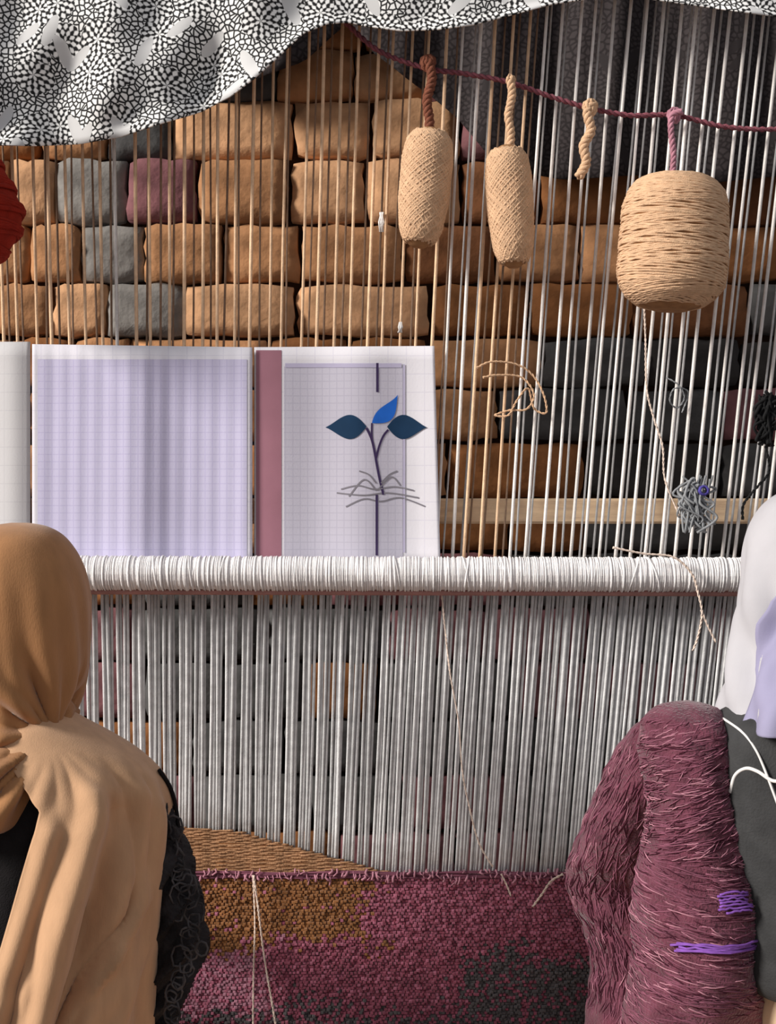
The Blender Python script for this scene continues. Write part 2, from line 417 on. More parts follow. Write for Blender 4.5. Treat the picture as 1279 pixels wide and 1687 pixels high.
o = obj('string_winding', (V, F), M['rod_string'], rod); tag(o, kind='stuff')
lo = ra+Vector((0, -0.002, -0.0300)); lo2 = rb+Vector((0, -0.002, -0.0300))
obj('lower_stick', tube([lo+(lo2-lo)*i/20 for i in range(21)], 0.0045, 8), M['rod_core'], loom)

# warp threads: run from the top beam to the fell, fanning slightly towards the right
def wx(x0, y): return x0 - (x0-300)*(y-690)/8200
FELL = [(-200, 1360), (300, 1366), (400, 1374), (520, 1408), (640, 1440), (930, 1442), (1500, 1440)]
def fell(px): return interp(FELL, px)[0]
x0s = []; x = -43.0; i = 0
while x < 1305:
    x0s.append(x); x += (29.0 if i % 2 else 24.6) if x < 640 else (27.6 if i % 2 else 23.2); i += 1
def thread(x0, ya, yb, Ya, Yb, r, m, wob=1.0, n=14, lean=0.0):
    ph = random.uniform(0, 6); pts = []
    for k in range(n+1):
        t = k/n; py = ya+(yb-ya)*t; Y = Ya+(Yb-Ya)*t
        px = wx(x0, py) + lean*(t-0.5) + wob*math.sin(ph+t*5)
        pts.append(P(px, py, Y))
    return obj('warp_thread', tube(pts, r*random.uniform(0.88, 1.12), 6), m, loom)
reg = [x0s[0]]
for a_ in x0s[:-1]: reg.append(reg[-1]+(26.8 if a_ < 640 else 25.4))
for i, x0 in enumerate(x0s):
    xx = x0+random.uniform(-2.5, 2.5)
    pale = random.random() < min(max((x0-560)/380, 0.02), 0.96)
    thread(xx, -95, 950, 0.0, 0.002, 0.0029, M['warp_pale' if pale else 'warp_tan'])
    # rear layer, seen between the front ones
    if i % 9:
        thread(xx+random.uniform(6, 19), -95, 960, 0.06, 0.02, 0.0019, M['warp_back' if not pale else 'warp_grey'], 1.5, 14, random.uniform(-14, 6))
    # below the heddle rod the threads of both sheds lie in bunches with a slit between
    pitch = 26.5 if x0 < 640 else 25.2
    for k in range(4):
        off = -8.2+5.4*k
        thread(reg[i]+off+random.uniform(-0.8, 0.8), 935, fell(x0)+6, 0.002+0.004*(k % 2), 0.004, random.choice((0.0026, 0.0029, 0.0031)), M['warp_grey'], 0.8, 8, random.uniform(-1.5, 1.5))

# ---------------------------------------------------------------- carpet on the loom
carpet = empty('carpet', P(640, 1687)); tag(carpet, 'unfinished maroon and brown wool carpet at the foot of the warp', 'carpet')
V, F = [], []
nx, nz = 100, 30
for i in range(nx+1):
    px = -170+1620*i/nx
    for j in range(nz+1):
        t = j/nz; a = P(px, max(fell(px), 1436) if px > 505 else 1436, 0); z = a.z+(0.16-a.z)*t
        V.append(Vector((a.x, -0.004-0.012*math.sin(t*PI*0.5)-0.001*math.sin(px*0.05), z)))
for i in range(nx):
    for j in range(nz):
        a = i*(nz+1)+j; F.append((a, a+1, a+nz+2, a+nz+1))
base = obj('foundation', (V, F), M['c_deep'], carpet); solid(base, 0.012, -1)
# knotted pile, one tuft per knot
def knot_kind(px, py):
    px += random.gauss(0, 14); py += random.gauss(0, 9)
    n = math.sin(px*0.021)*14+math.sin(px*0.047+py*0.03)*9
    if py > 1570+n and px > 760+n*2 and px < 1040: return 4 if random.random() < .75 else 2
    if py > 1650+n and 280 < px < 760: return 4 if random.random() < .5 else 2
    if px < 440+n and py > 1545+n: return 3 if random.random() < .6 else 1
    if px < 610+n*1.5 and py < 1550+n: return 0 if random.random() < .95 else 1
    if py > 1530+n: return 2 if random.random() < .75 else 1
    return 1 if random.random() < .6 else 2
V, F, MI = [], [], []
kx, kz = 0.0062, 0.0050
jz = 0; z = P(0, 1446).z
while z > 0.19:
    x = P(-140, 0).x + (kx/2 if jz % 2 else 0)
    t = min(max((P(0, 1436).z-z)/(P(0, 1436).z-0.16), 0), 1)
    yb = -0.004-0.012*math.sin(t*PI*0.5)
    while x < P(1420, 0).x:
        px = x*1000+639.5; py = 843.5+(CZ-z)*1000
        h = random.uniform(0.004, 0.0085); w2, h2 = kx*0.56, kz*0.56
        dx, dz = random.uniform(-.0016, .0016), random.uniform(-.0022, .0004)
        n = len(V)
        V += [(x-w2, yb, z-h2), (x+w2, yb, z-h2), (x+w2, yb, z+h2), (x-w2, yb, z+h2),
              (x-w2*.6+dx, yb-h, z-h2*.6+dz), (x+w2*.6+dx, yb-h, z-h2*.6+dz), (x+w2*.6+dx, yb-h, z+h2*.6+dz), (x-w2*.6+dx, yb-h, z+h2*.6+dz)]
        F += [(n+4, n+5, n+6, n+7), (n, n+1, n+5, n+4), (n+1, n+2, n+6, n+5), (n+2, n+3, n+7, n+6), (n+3, n, n+4, n+7)]
        MI += [knot_kind(px, py)]*5
        x += kx
    z -= kz; jz += 1
o = obj('knotted_pile', (V, F, MI), [M['c_brown'], M['c_maroon'], M['c_deep'], M['c_mauve'], M['c_char']], carpet, smooth=False); tag(o, kind='stuff')
# flat-woven tan weft band above the pile on the left, each pick a wavy yarn
V, F = [], []
py = 1350
while py < 1444:
    xs = [px for px in range(-140, 650, 7) if fell(px) <= py+4]
    if len(xs) > 3:
        ph = random.uniform(0, 6)
        pts = [P(px, py+0.8*math.sin(px*0.05+ph), -0.003+0.0012*math.sin(px*0.235+(PI if int(py/3.2) % 2 else 0))) for px in xs]
        v, f = tube(pts, 0.0019, 5); n = len(V); V += v; F += [tuple(i+n for i in q) for q in f]
    py += 3.2
o = obj('flat_weave_band', (V, F), M['kilim'], carpet); tag(o, kind='stuff')
# row of pale cut ends along the fell
V, F = [], []
px = -100
while px < 1400:
    y = 1436+random.uniform(-5, 8) 
    a = P(px, y, -0.010); L_ = random.uniform(0.004, 0.014)
    pts = [a, a+Vector((random.uniform(-.003, .003), -0.004, -L_*.5)), a+Vector((random.uniform(-.006, .006), -0.006, -L_))]
    v, f = tube(pts, random.choice((0.0011, 0.0016, 0.0021)), 5); n = len(V); V += v; F += [tuple(i+n for i in q) for q in f]
    px += random.uniform(3, 9)
o = obj('cut_ends', (V, F), M['strand_pink'], carpet); tag(o, kind='stuff')
V, F = [], []
for q in range(6):
    y = 1437+q*1.8
    pts = [P(px, y+1.3*math.sin(px*.03+q), -0.009-0.002*(q % 2)) for px in range(-130, 1410, 12)]
    v, f = tube(pts, 0.0014, 5); n = len(V); V += v; F += [tuple(i+n for i in q_) for q_ in f]
o = obj('packed_weft', (V, F), M['strand_mauve'], carpet); tag(o, kind='stuff')

# ---------------------------------------------------------------- chart papers tucked in front of the warp
def sheet(name, x0, x1, top, bot, Y, fold, m, nx=40, nz=14, topfn=None, x1b=None):
    V, F = [], []
    for i in range(nx+1):
        for j in range(nz+1):
            t = j/nz
            xr = x1+((x1b-x1)*t if x1b else 0)
            px = x0+(xr-x0)*i/nx
            tp = top+(topfn(px) if topfn else 0)
            V.append(P(px, tp+(bot-tp)*t, Y+fold(px, t)))
    for i in range(nx):
        for j in range(nz):
            a = i*(nz+1)+j; F.append((a, a+1, a+nz+2, a+nz+1))
    o = obj(name, (V, F), m); solid(o, 0.0006, 0); return o
fA = lambda px, t: -0.013*math.exp(-((px-215)/60)**2) - 0.002*math.sin(px*0.06)*0.6 - 0.010*math.exp(-((px-405)/40)**2) + 0.0006*math.sin(px*0.23+t)
pA = sheet('pattern_chart', 53, 416, 567, 934, -0.0075, fA, M['paper_a'], 60, 14, lambda x: (x-53)*0.014)
tag(pA, 'blank lavender-white chart sheet in the middle of the three papers', 'paper')
pC = sheet('pattern_chart', -160, 50, 563, 934, -0.0065, lambda px, t: -0.004*math.sin(px*0.07), M['paper_c'], 30)
tag(pC, 'plain pale paper sheet at the left edge beside the headscarfed weaver', 'paper')
fB = lambda px, t: -0.004*math.exp(-((px-600)/60)**2) - 0.0025*math.sin(px*0.045) - 0.003*max(0, (px-690)/30)*t
pB = sheet('pattern_chart', 419, 716, 572, 934, -0.0085, fB, M['paper_b'], 60, 16, lambda x: -(x-419)*0.007, 726)
tag(pB, 'chart sheet printed with a blue-leaved plant and, at left, a mauve strip painted as shade', 'paper')
for p_ in (pA, pB, pC): p_['group'] = 'pattern papers on the warp'
def on_sheet(px, py, lift=0.0008):
    t = (py-572)/(934-572); return P(px, py, -0.0085+fB(px, t)-lift)
def print_area(name, xs, yfn, m, par, pos, nx=24, nz=12):
    V, F = [], []
    for i in range(nx+1):
        px = xs[0]+(xs[1]-xs[0])*i/nx; y0, y1 = yfn(px)
        for j in range(nz+1): V.append(pos(px, y0+(y1-y0)*j/nz))
    for i in range(nx):
        for j in range(nz):
            k = i*(nz+1)+j; F.append((k, k+1, k+nz+2, k+nz+1))
    return obj(name, (V, F), m, par)
def on_a(px, py): return P(px, py, -0.0075+fA(px, (py-572)/362)-0.0008)
print_area('printed_grid', (62, 407), lambda x: (592, 934), M['field_a'], pA, on_a, 80, 6)
print_area('printed_grid', (468, 664), lambda x: (604, 930), M['field_b'], pB, on_sheet, 50, 8)
print_area('mauve_shade_strip', (422, 464), lambda x: (577, 932), M['p_mauve'], pB, on_sheet, 12, 8)  # paints the shadow band where the two sheets meet
def print_leaf(tip, base, w_, m, bend=0.0):
    a, b_ = Vector(tip), Vector(base); d = b_-a; nn = Vector((-d.y, d.x)).normalized(); V, F = [], []
    for k in range(17):
        t = 0.003+0.994*k/16; c = a+d*t+nn*bend*math.sin(PI*t); h = w_*(math.sin(PI*t**1.35)**0.95 if t < 1 else 0)
        for q in range(7): p = c+nn*h*(q/3-1); V.append(on_sheet(p.x, p.y, 0.0016))
    for k in range(16):
        for q in range(6): i = k*7+q; F.append((i, i+1, i+8, i+7))
    return obj('printed_leaf', (V, F), m, pB)
def print_line(name, pts, wpx, m):
    V, F = [], []
    for i, p in enumerate(pts):
        a, b = Vector(pts[max(i-1, 0)]), Vector(pts[min(i+1, len(pts)-1)]); d = (b-a).normalized(); nn = Vector((-d.y, d.x))*wpx/2
        V += [on_sheet(p[0]+nn.x, p[1]+nn.y, .0014), on_sheet(p[0]-nn.x, p[1]-nn.y, .0014)]
        if i: F.append((2*i-2, 2*i-1, 2*i+1, 2*i))
    return obj(name, (V, F), m, pB)
def seg_line(pts, k=6):
    r = spline([Vector((p[0], p[1], 0)) for p in pts], k); return [(v.x, v.y) for v in r]
print_leaf((536, 704), (604, 703), 20, M['p_navy'])
print_leaf((704, 704), (638, 703), 20, M['p_navy'])
print_leaf((656, 650), (613, 697), 13, M['p_blue'], -7)
print_line('printed_stem', seg_line([(604, 705), (612, 722), (617, 742), (621, 765), (626, 790), (632, 815)]), 4, M['p_violet'])
print_line('printed_stem', seg_line([(640, 708), (632, 718), (625, 735), (620, 755)]), 3.5, M['p_violet'])
print_line('printed_stem', seg_line([(613, 697), (613, 720), (617, 745)]), 3, M['p_violet'])
print_line('printed_rule', [(622, y) for y in range(598, 651, 6)], 4, M['p_violet'])
print_line('printed_rule', [(621, y) for y in range(815, 916, 10)], 4, M['p_violet'])
print_line('printed_rule', [(x, 602) for x in range(470, 668, 6)], 7, M['p_lav'])
print_line('printed_rule', [(666, y) for y in range(600, 915, 10)], 3, M['p_lav'])
for pts in ([(575, 818), (600, 790), (620, 808)], [(622, 808), (645, 786), (660, 800)], [(562, 806), (590, 800), (618, 806), (650, 802), (682, 808)], [(555, 812), (600, 816), (640, 812), (690, 820)],
            [(592, 776), (608, 782), (620, 796)], [(655, 776), (642, 782), (628, 796)], [(570, 835), (600, 822), (628, 826), (660, 820), (700, 834)]):
    print_line('printed_root', seg_line(pts), 2.4, M['p_grey'])

# ---------------------------------------------------------------- floral cloth over the top beam
edge_c = [(-180, 236), (0, 240), (60, 241), (130, 238), (200, 226), (260, 206), (330, 186), (380, 160), (420, 130), (460, 94), (500, 56), (540, 40), (575, 38), (600, 44), (660, 52), (720, 50), (780, 42), (850, 24), (910, 8), (990, -4), (1060, -2), (1130, 8), (1200, 18), (1279, 28), (1450, 36)]
def foldc(px, py, t):
    f = 0.024*math.sin(px*0.024+0.5-0.006*py)+0.011*math.sin(px*0.055+py*0.012)
    f += 0.010*math.sin((px+py*1.4)*0.028)
    k = 1-min(max((px-350)/350, 0), 0.75)
    return -0.062+f*(0.25+0.75*t)*k - 0.012*math.exp(-((1-t)/0.06)**2)
V, F = [], []
nx, nz = 170, 40
for i in range(nx+1):
    px = -170+1610*i/nx; be = interp(edge_c, px)[0]
    for j in range(nz+1):
        if j < 12:      # over the beam, from behind to the front
            a = j/12*PI; r_ = 0.064
            V.append(Vector((P(px, 0, -0.045).x, 0.02+r_*math.cos(a), TOPZ+r_*math.sin(a) - (0.05 if j == 0 else 0))))
        else:
            t = (j-12)/(nz-12); py = -95+(be+95)*t
            y = -0.045+(foldc(px, py, t)+0.045)*min(t*2.5, 1)
            V.append(P(px, py, y))
for i in range(nx):
    for j in range(nz):
        a = i*(nz+1)+j; F.append((a, a+1, a+nz+2, a+nz+1))
cl = obj('draped_cloth', (V, F), M['floral']); set_uv(cl, lambda co: (co.x, co.z)); solid(cl, 0.0022, 1)
tag(cl, 'black and white floral cloth draped over the top of the loom', 'cloth')

# ---------------------------------------------------------------- cord with yarn balls
cordY = -0.018
cord_path = spline([P(548, 8, -0.03), P(575, 42, cordY), P(625, 84, cordY), P(700, 112, cordY), P(770, 122, cordY), P(840, 136, cordY), P(905, 158, cordY), P(970, 178, cordY), P(1040, 190, cordY), P(1112, 190, cordY), P(1190, 208, cordY), P(1279, 213, cordY), P(1420, 200, cordY)], 14)
cd = obj('yarn_line', twisted(cord_path, 0.0028, 2, 260), M['cord_maroon']); tag(cd, 'thin maroon cord strung slantwise across the upper warp', 'cord')
def profile_ball(name, label, px0, pyt, pyb, Y, prof, rmax, tilt, traverses, turns, yr, mcore, myarn, cat='yarn ball', group='yarn hung from the cord'):
    top, bot = P(px0, pyt, Y), P(px0, pyb, Y); H = top.z-bot.z
    root = empty(name, (top+bot)/2); root.rotation_euler = (0, tilt, 0)
    tag(root, label, cat, group)
    def R(t): return interp(prof, t)[0]*rmax
    seg, rings = 32, 26; V, F = [], []
    for i in range(rings+1):
        t = i/rings; r = max(R(t)-yr*0.7, 0.0008)
        for k in range(seg):
            a = 2*PI*k/seg; V.append((r*math.cos(a), r*math.sin(a), H*(0.5-t)))
    for i in range(rings):
        for k in range(seg): F.append((i*seg+k, (i+1)*seg+k, (i+1)*seg+(k+1) % seg, i*seg+(k+1) % seg))
    F.append(tuple(range(seg))); F.append(tuple(reversed(range(rings*seg, rings*seg+seg))))
    c = obj('core', (V, F), mcore, root, local=True)
    npt = int(traverses*turns*22); pts = []
    for i in range(npt):
        q = i/npt*traverses; kq = int(q); fr = q-kq; t = fr if kq % 2 == 0 else 1-fr
        t = 0.03+0.94*t; lo_, hi_ = ENDS.get(name+label, (0, 1)) if False else (0, 1)
        jit = 0.03*math.sin(kq*2.4); t = min(max(t+jit*math.sin(PI*t), 0.02), 0.98)
        a = 2*PI*turns*q
        r = R(t)+yr*0.35*math.sin(kq*1.9)
        pts.append(Vector((r*math.cos(a), r*math.sin(a), H*(0.5-t))))
    y = obj('wound_yarn', tube(pts, yr, 5), myarn, root, local=True)
    return root
ENDS = {}
prof_long = [(0, 0.30), (0.03, 0.62), (0.10, 0.88), (0.25, 1.0), (0.6, 0.98), (0.85, 0.84), (0.95, 0.62), (1, 0.30)]
profile_ball('yarn_skein', 'long tan yarn ball hung first from the left, tilted to the left', 700, 211, 408, -0.055, prof_long, 0.0400, 0.10, 150, 0.809, 0.0019, M['yarn_tan_dark'], M['yarn_tan'])
profile_ball('yarn_skein', 'slim tan yarn ball with herringbone winding, hung between the other two', 841, 240, 441, -0.055, prof_long, 0.0360, -0.07, 150, 0.809, 0.0019, M['yarn_tan_dark'], M['yarn_tan'])
prof_fat = [(0, 0.30), (0.02, 0.56), (0.06, 0.74), (0.13, 0.88), (0.24, 0.96), (0.45, 0.98), (0.7, 1.0), (0.82, 0.96), (0.90, 0.82), (0.96, 0.62), (1, 0.35)]
profile_ball('yarn_skein', 'fat barrel-shaped tan yarn ball hung at the right', 1110, 289, 511, -0.105, prof_fat, 0.0850, 0.05, 36, 4.309, 0.0019, M['yarn_tan_dark'], M['yarn_tan'])
prof_red = [(0, 0.25), (0.12, 0.45), (0.3, 0.75), (0.5, 1.0), (0.65, 0.96), (0.85, 0.6), (1, 0.2)]
profile_ball('yarn_skein', 'dark red yarn bundle hanging at the left edge of the loom', -42, 225, 462, -0.115, prof_red, 0.075, 0.0, 14, 6, 0.0028, M['red'], M['red'])
def strand(name, label, pts, r, m, n=10, ply=True, cat='yarn', group=None, ends=None):
    path = spline(pts, n)
    o = obj(name, twisted(path, r*0.62, 2, 380) if ply else tube(path, r, 6), m); tag(o, label, cat, group); return o
def wob(pts, Y): return [P(a, b, Y) for a, b in pts]
strand('yarn_strand', 'red yarn tail holding the dark red bundle', wob([(-42, 228), (-40, 160), (-46, 60), (-44, -30)], -0.115) , 0.003, M['red'])
def braid(label, pts, Y, r, m):
    path = spline(wob(pts, Y), 16)
    o = obj('yarn_braid', twisted(path, r, 3, 230, 6), m); tag(o, label, 'braid', 'braids on the cord'); return o
braid('frayed brown yarn braid holding the tilted long yarn ball', [(706, 100), (712, 130), (704, 165), (708, 200), (705, 222)], -0.04, 0.0046, M['cord'])
braid('pale tan yarn braid holding the slim yarn ball', [(840, 128), (844, 155), (838, 190), (842, 220), (840, 250)], -0.045, 0.0040, M['yarn_tan'])
braid('tan yarn braid hanging loose from the cord with no ball', [(978, 168), (968, 185), (974, 215), (962, 240), (966, 268), (954, 292)], -0.03, 0.0046, M['yarn_tan'])
braid('short pinkish braid knotted above the fat yarn ball', [(1124, 184), (1108, 190), (1106, 215), (1110, 255), (1108, 296)], -0.05, 0.0030, M['strand_pink'])
# knots where braids meet the cord
def knot(label, px, py, Y, R_, m, name='yarn_knot', turns=9, cat='knot', group='knots on the cord'):
    c = P(px, py, Y); pts = []
    for i in range(turns*10):
        a = i/10*2*PI; b = i*0.083+px
        r = R_*(0.75+0.25*math.sin(i*0.7))
        pts.append(c+Vector((r*math.cos(a)*math.cos(b), r*0.7*math.sin(b)*math.cos(a), r*math.sin(a))))
    o = obj(name, tube(pts, R_*0.22, 5), m); tag(o, label, cat, group); return o
knot('brown yarn knot on the cord above the tilted long yarn ball', 706, 104, -0.035, 0.013, M['cord'])
knot('pale yarn knot on the cord above the slim yarn ball', 840, 132, -0.035, 0.009, M['yarn_tan'])
knot('tan yarn knot on the cord at the top of the loose braid', 974, 177, -0.03, 0.013, M['yarn_tan'])
knot('pinkish yarn knot on the cord above the fat yarn ball', 1112, 190, -0.03, 0.012, M['strand_pink'])
o = obj('glint_tuft', join(*[tube([P(629+random.uniform(-3, 3), 350, -0.004), P(629+random.uniform(-5, 5), 366, -0.009), P(629+random.uniform(-4, 4), 382, -0.006)], 0.0016, 5) for _ in range(7)]), M['trim']); tag(o, 'small white tuft standing in for a light glint left of the tilted yarn ball', 'tuft', 'glint tufts')  # a light glint modelled as white yarn ends
o = obj('glint_tuft', join(*[tube([P(659+random.uniform(-3, 3), 531, -0.004), P(659+random.uniform(-5, 5), 539, -0.009), P(659+random.uniform(-4, 4), 548, -0.006)], 0.0016, 5) for _ in range(7)]), M['trim']); tag(o, 'small cream tuft standing in for a light glint just above the leaf chart', 'tuft', 'glint tufts')  # second light glint, given the same yarn shape

# loose yarn
strand('yarn_strand', 'thin pale yarn tail trailing down from the fat yarn ball', wob([(1062, 508), (1064, 560), (1066, 640), (1078, 690), (1092, 735), (1096, 790), (1120, 850)], -0.02), 0.0019, M['white_yarn'])
strand('yarn_strand', 'pale loose thread hanging below the heddle rod left of centre', wob([(728, 978), (734, 1040), (742, 1110), (756, 1190), (762, 1270), (776, 1340), (790, 1390), (812, 1428)], -0.02), 0.0017, M['white_yarn'])
strand('yarn_strand', 'cream yarn over the right end of the heddle rod with forked tails', wob([(1010, 902), (1060, 912), (1110, 918), (1140, 945), (1150, 975), (1157, 1010), (1150, 1050), (1142, 1072)], -0.082), 0.0020, M['white_yarn'])
strand('yarn_strand', 'short cream yarn end forking right below the heddle rod', wob([(1156, 1005), (1166, 1030), (1180, 1058)], -0.082), 0.0019, M['white_yarn'])
strand('yarn_strand', 'straight cream yarn end hanging over the carpet, left of its pair', wob([(417, 1442), (420, 1520), (418, 1600), (417, 1700)], -0.03), 0.0017, M['white_yarn'])
strand('yarn_strand', 'slanting cream yarn end hanging over the carpet, right of its pair', wob([(418, 1442), (426, 1500), (436, 1580), (448, 1650), (456, 1700)], -0.034), 0.0021, M['white_yarn'])
strand('yarn_strand', 'short curved cream yarn end by the maroon sleeve at the fell', wob([(928, 1440), (908, 1452), (894, 1472), (878, 1494)], -0.03), 0.0019, M['white_yarn'])
strand('yarn_strand', 'tiny cream yarn end at the fell below the long loose thread', wob([(826, 1440), (834, 1456), (842, 1476)], -0.03), 0.0015, M['white_yarn'])
pts = [(786, 606), (810, 596), (850, 600), (878, 618), (896, 650), (900, 680), (880, 672), (870, 640), (852, 660), (838, 684), (816, 684), (840, 676), (868, 674), (880, 650), (860, 622), (820, 618), (796, 622)]
strand('yarn_tangle', 'loose tan yarn loop lying against the warp right of the leaf chart', [P(a, b, -0.012-0.004*math.sin(i*1.7)) for i, (a, b) in enumerate(pts)], 0.0019, M['yarn_tan'], cat='yarn')
strand('yarn_tangle', 'thin grey yarn squiggle on the warp below the fat yarn ball', [P(a, b, -0.012-0.004*math.sin(i*1.7)) for i, (a, b) in enumerate([(1098, 622), (1118, 634), (1128, 655), (1116, 672), (1104, 660), (1112, 640), (1134, 646), (1124, 680)])], 0.0014, M['grey_yarn'])
def bundle(name, label, px, py, w_, h_, Y, m, n, r, accents=()):
    root = empty(name, P(px, py, Y)); tag(root, label, 'yarn')
    parts = []
    for k in range(n):
        q = [P(px+random.gauss(0, w_), py+(j/4-0.5)*h_*2*random.uniform(.6, 1), Y+random.uniform(-.012, .006)) for j in range(5)]
        random.shuffle(q) if k % 3 == 0 else None
        parts.append(tube(spline(q, 7), r*random.uniform(.7, 1.2), 5))
    obj('yarn_loops', join(*parts), m, root)
    for ax, ay, am in accents:
        c = P(ax, ay, Y-0.018); pts = [c+Vector((0.007*math.cos(i*.8), 0.004*math.sin(i*.35), 0.007*math.sin(i*.8))) for i in range(26)]
        obj('coloured_knot', tube(pts, 0.0022, 5), am, root)
    return root
bundle('yarn_bundle', 'tangled grey yarn bundle with a blue knot on the right of the warp', 1146, 830, 17, 48, -0.02, M['grey_yarn'], 26, 0.0020, [(1160, 808, M['blue_yarn'])])
bundle('yarn_bundle', 'black yarn tangle hanging at the right edge of the warp', 1262, 690, 9, 46, -0.02, M['black_yarn'], 22, 0.0028)
strand('yarn_strand', 'black yarn tail dropping from the black tangle past the board', wob([(1262, 735), (1268, 775), (1250, 800), (1226, 830), (1224, 856)], -0.02), 0.0024, M['black_yarn'])

# ---------------------------------------------------------------- weavers
bench = empty('bench', (0, -0.42, 0)); tag(bench, 'long low plank bench under the two weavers', 'bench')
obj('plank', box(-1.0, 1.0, -0.60, -0.24, 0.185, 0.225, 0.006), M['wood'], bench, smooth=False)
for sx in (-0.85, 0.85):
    for yy in (-0.55, -0.29): obj('leg', box(sx-0.03, sx+0.03, yy-0.025, yy+0.025, 0, 0.185, 0.004), M['wood'], bench, smooth=False)

def body_mesh(root, hip, sh_l, sh_r, headc, elbows, hands):
    V, E, Rr = [], [], []
    def v(p, r, par=None):
        V.append(tuple(p)); Rr.append(r); i = len(V)-1
        if par is not None: E.append((par, i))
        return i
    hip = Vector(hip); hc = Vector(headc); mid = (Vector(sh_l)+Vector(sh_r))/2
    pel = v(hip, 0.10); wst = v(hip.lerp(mid, .45), 0.082, pel); ch = v(hip.lerp(mid, .85), 0.088, wst)
    nk = v(mid+Vector((0, 0, 0.06)), 0.052, ch); jaw = v(hc+Vector((0, 0.01, -0.06)), 0.062, nk); sk = v(hc+Vector((0, -0.005, 0.02)), 0.080, jaw); v(hc+Vector((0, 0, 0.07)), 0.055, sk)
    nose = v(hc+Vector((0, 0.092, -0.025)), 0.012, jaw)
    for sx in (-1, 1):
        v(hc+Vector((sx*0.082, -0.005, -0.015)), 0.014, sk)      # ears
        kn = v(hip+Vector((sx*0.22, 0.11, -0.03)), 0.052, pel); an = v(hip+Vector((-sx*0.02, 0.15, -0.04)), 0.036, kn); v(hip+Vector((-sx*0.10, 0.17, -0.045)), 0.03, an)
    for sh, el, hd in zip((sh_l, sh_r), elbows, hands):
        sh, el, hd = Vector(sh), Vector(el), Vector(hd)
        s = v(sh, 0.046, ch); e = v(el, 0.036, s); wr = v(hd, 0.027, e)
        d = (hd-el).normalized(); side = d.cross(Vector((0, 0, 1))).normalized()
        pm = v(hd+d*0.05, 0.030, wr)
        for k, ln in enumerate((0.060, 0.072, 0.068, 0.050)):
            a = v(hd+d*0.085+side*(0.033-0.021*k), 0.0090, pm); b = v(hd+d*(0.085+ln*.5)+side*(0.034-0.022*k)+Vector((0, 0, -0.006)), 0.0085, a)
            v(hd+d*(0.085+ln*.85)+side*(0.033-0.021*k)+Vector((0, 0, -0.022)), 0.0075, b)
        tb = v(hd+d*0.035+side*0.042, 0.0105, pm); v(hd+d*0.075+side*0.058+Vector((0, 0, -0.01)), 0.009, tb)
    me = bpy.data.meshes.new('body'); me.from_pydata(V, E, []); o = bpy.data.objects.new('body', me); COL.objects.link(o)
    me.materials.append(M['skin']); o.parent = root; o.matrix_parent_inverse = parent_world(root).inverted()
    sk_ = o.modifiers.new('Skin', 'SKIN'); sk_.use_smooth_shade = True
    for i, r in enumerate(Rr):
        d = me.skin_vertices[0].data[i]; d.radius = (r, r); d.use_root = (i == 0)
    subsurf(o, 2); return o

# --- weaver at the left: brown headscarf, tan shawl over a black dress
p1 = empty('person', P(20, 1687+190, -0.40)); p1.location.z = 0.225
tag(p1, 'seated weaver in a brown headscarf and tan shawl, seen from behind', 'person', 'weavers')
hip1 = P(20, 1800, -0.40); hip1.z = 0.32
body_mesh(p1, hip1, P(-165, 1330, -0.40), P(205, 1330, -0.40), P(22, 1010, -0.37),
          (P(-215, 1590, -0.32), P(258, 1560, -0.345)), (P(-150, 1520, -0.20), P(205, 1520, -0.20)))
# the dress: torso and skirt in one shell
dress = obj('dress', loft([(1235, -40, 92, -.40, .06), (1262, -95, 150, -.40, .09), (1300, -150, 205, -.40, .105), (1360, -165, 222, -.40, .115), (1480, -150, 212, -.40, .12), (1600, -145, 205, -.40, .125), (1720, -190, 235, -.38, .15), (1800, -280, 320, -.34, .21), (1840, -310, 350, -.33, .22), (1862, -310, 350, -.33, .22)], 4, 56,
          lambda th, py: 0.004*math.sin(th*9+py*.01)), M['black'], p1)
def shawl_arc(py, cx, rx):
    ex = interp([(1150, -20), (1300, 106), (1330, 103), (1400, 82), (1480, 62), (1560, 44), (1687, 10), (1850, -30)], py)[0]
    c = min(max((ex-cx)/rx, -0.98), 0.98)
    return (-math.acos(c), PI*0.92)
def ridge(px, py, line, wd):
    x = interp([(q[1], q[0]) for q in line], py)[0]
    f = 1.0
    if py < line[0][1]: f = max(0, 1-(line[0][1]-py)/50)
    if py > line[-1][1]: f = max(0, 1-(py-line[-1][1])/60)
    return f*math.exp(-((px-x)/wd)**2)
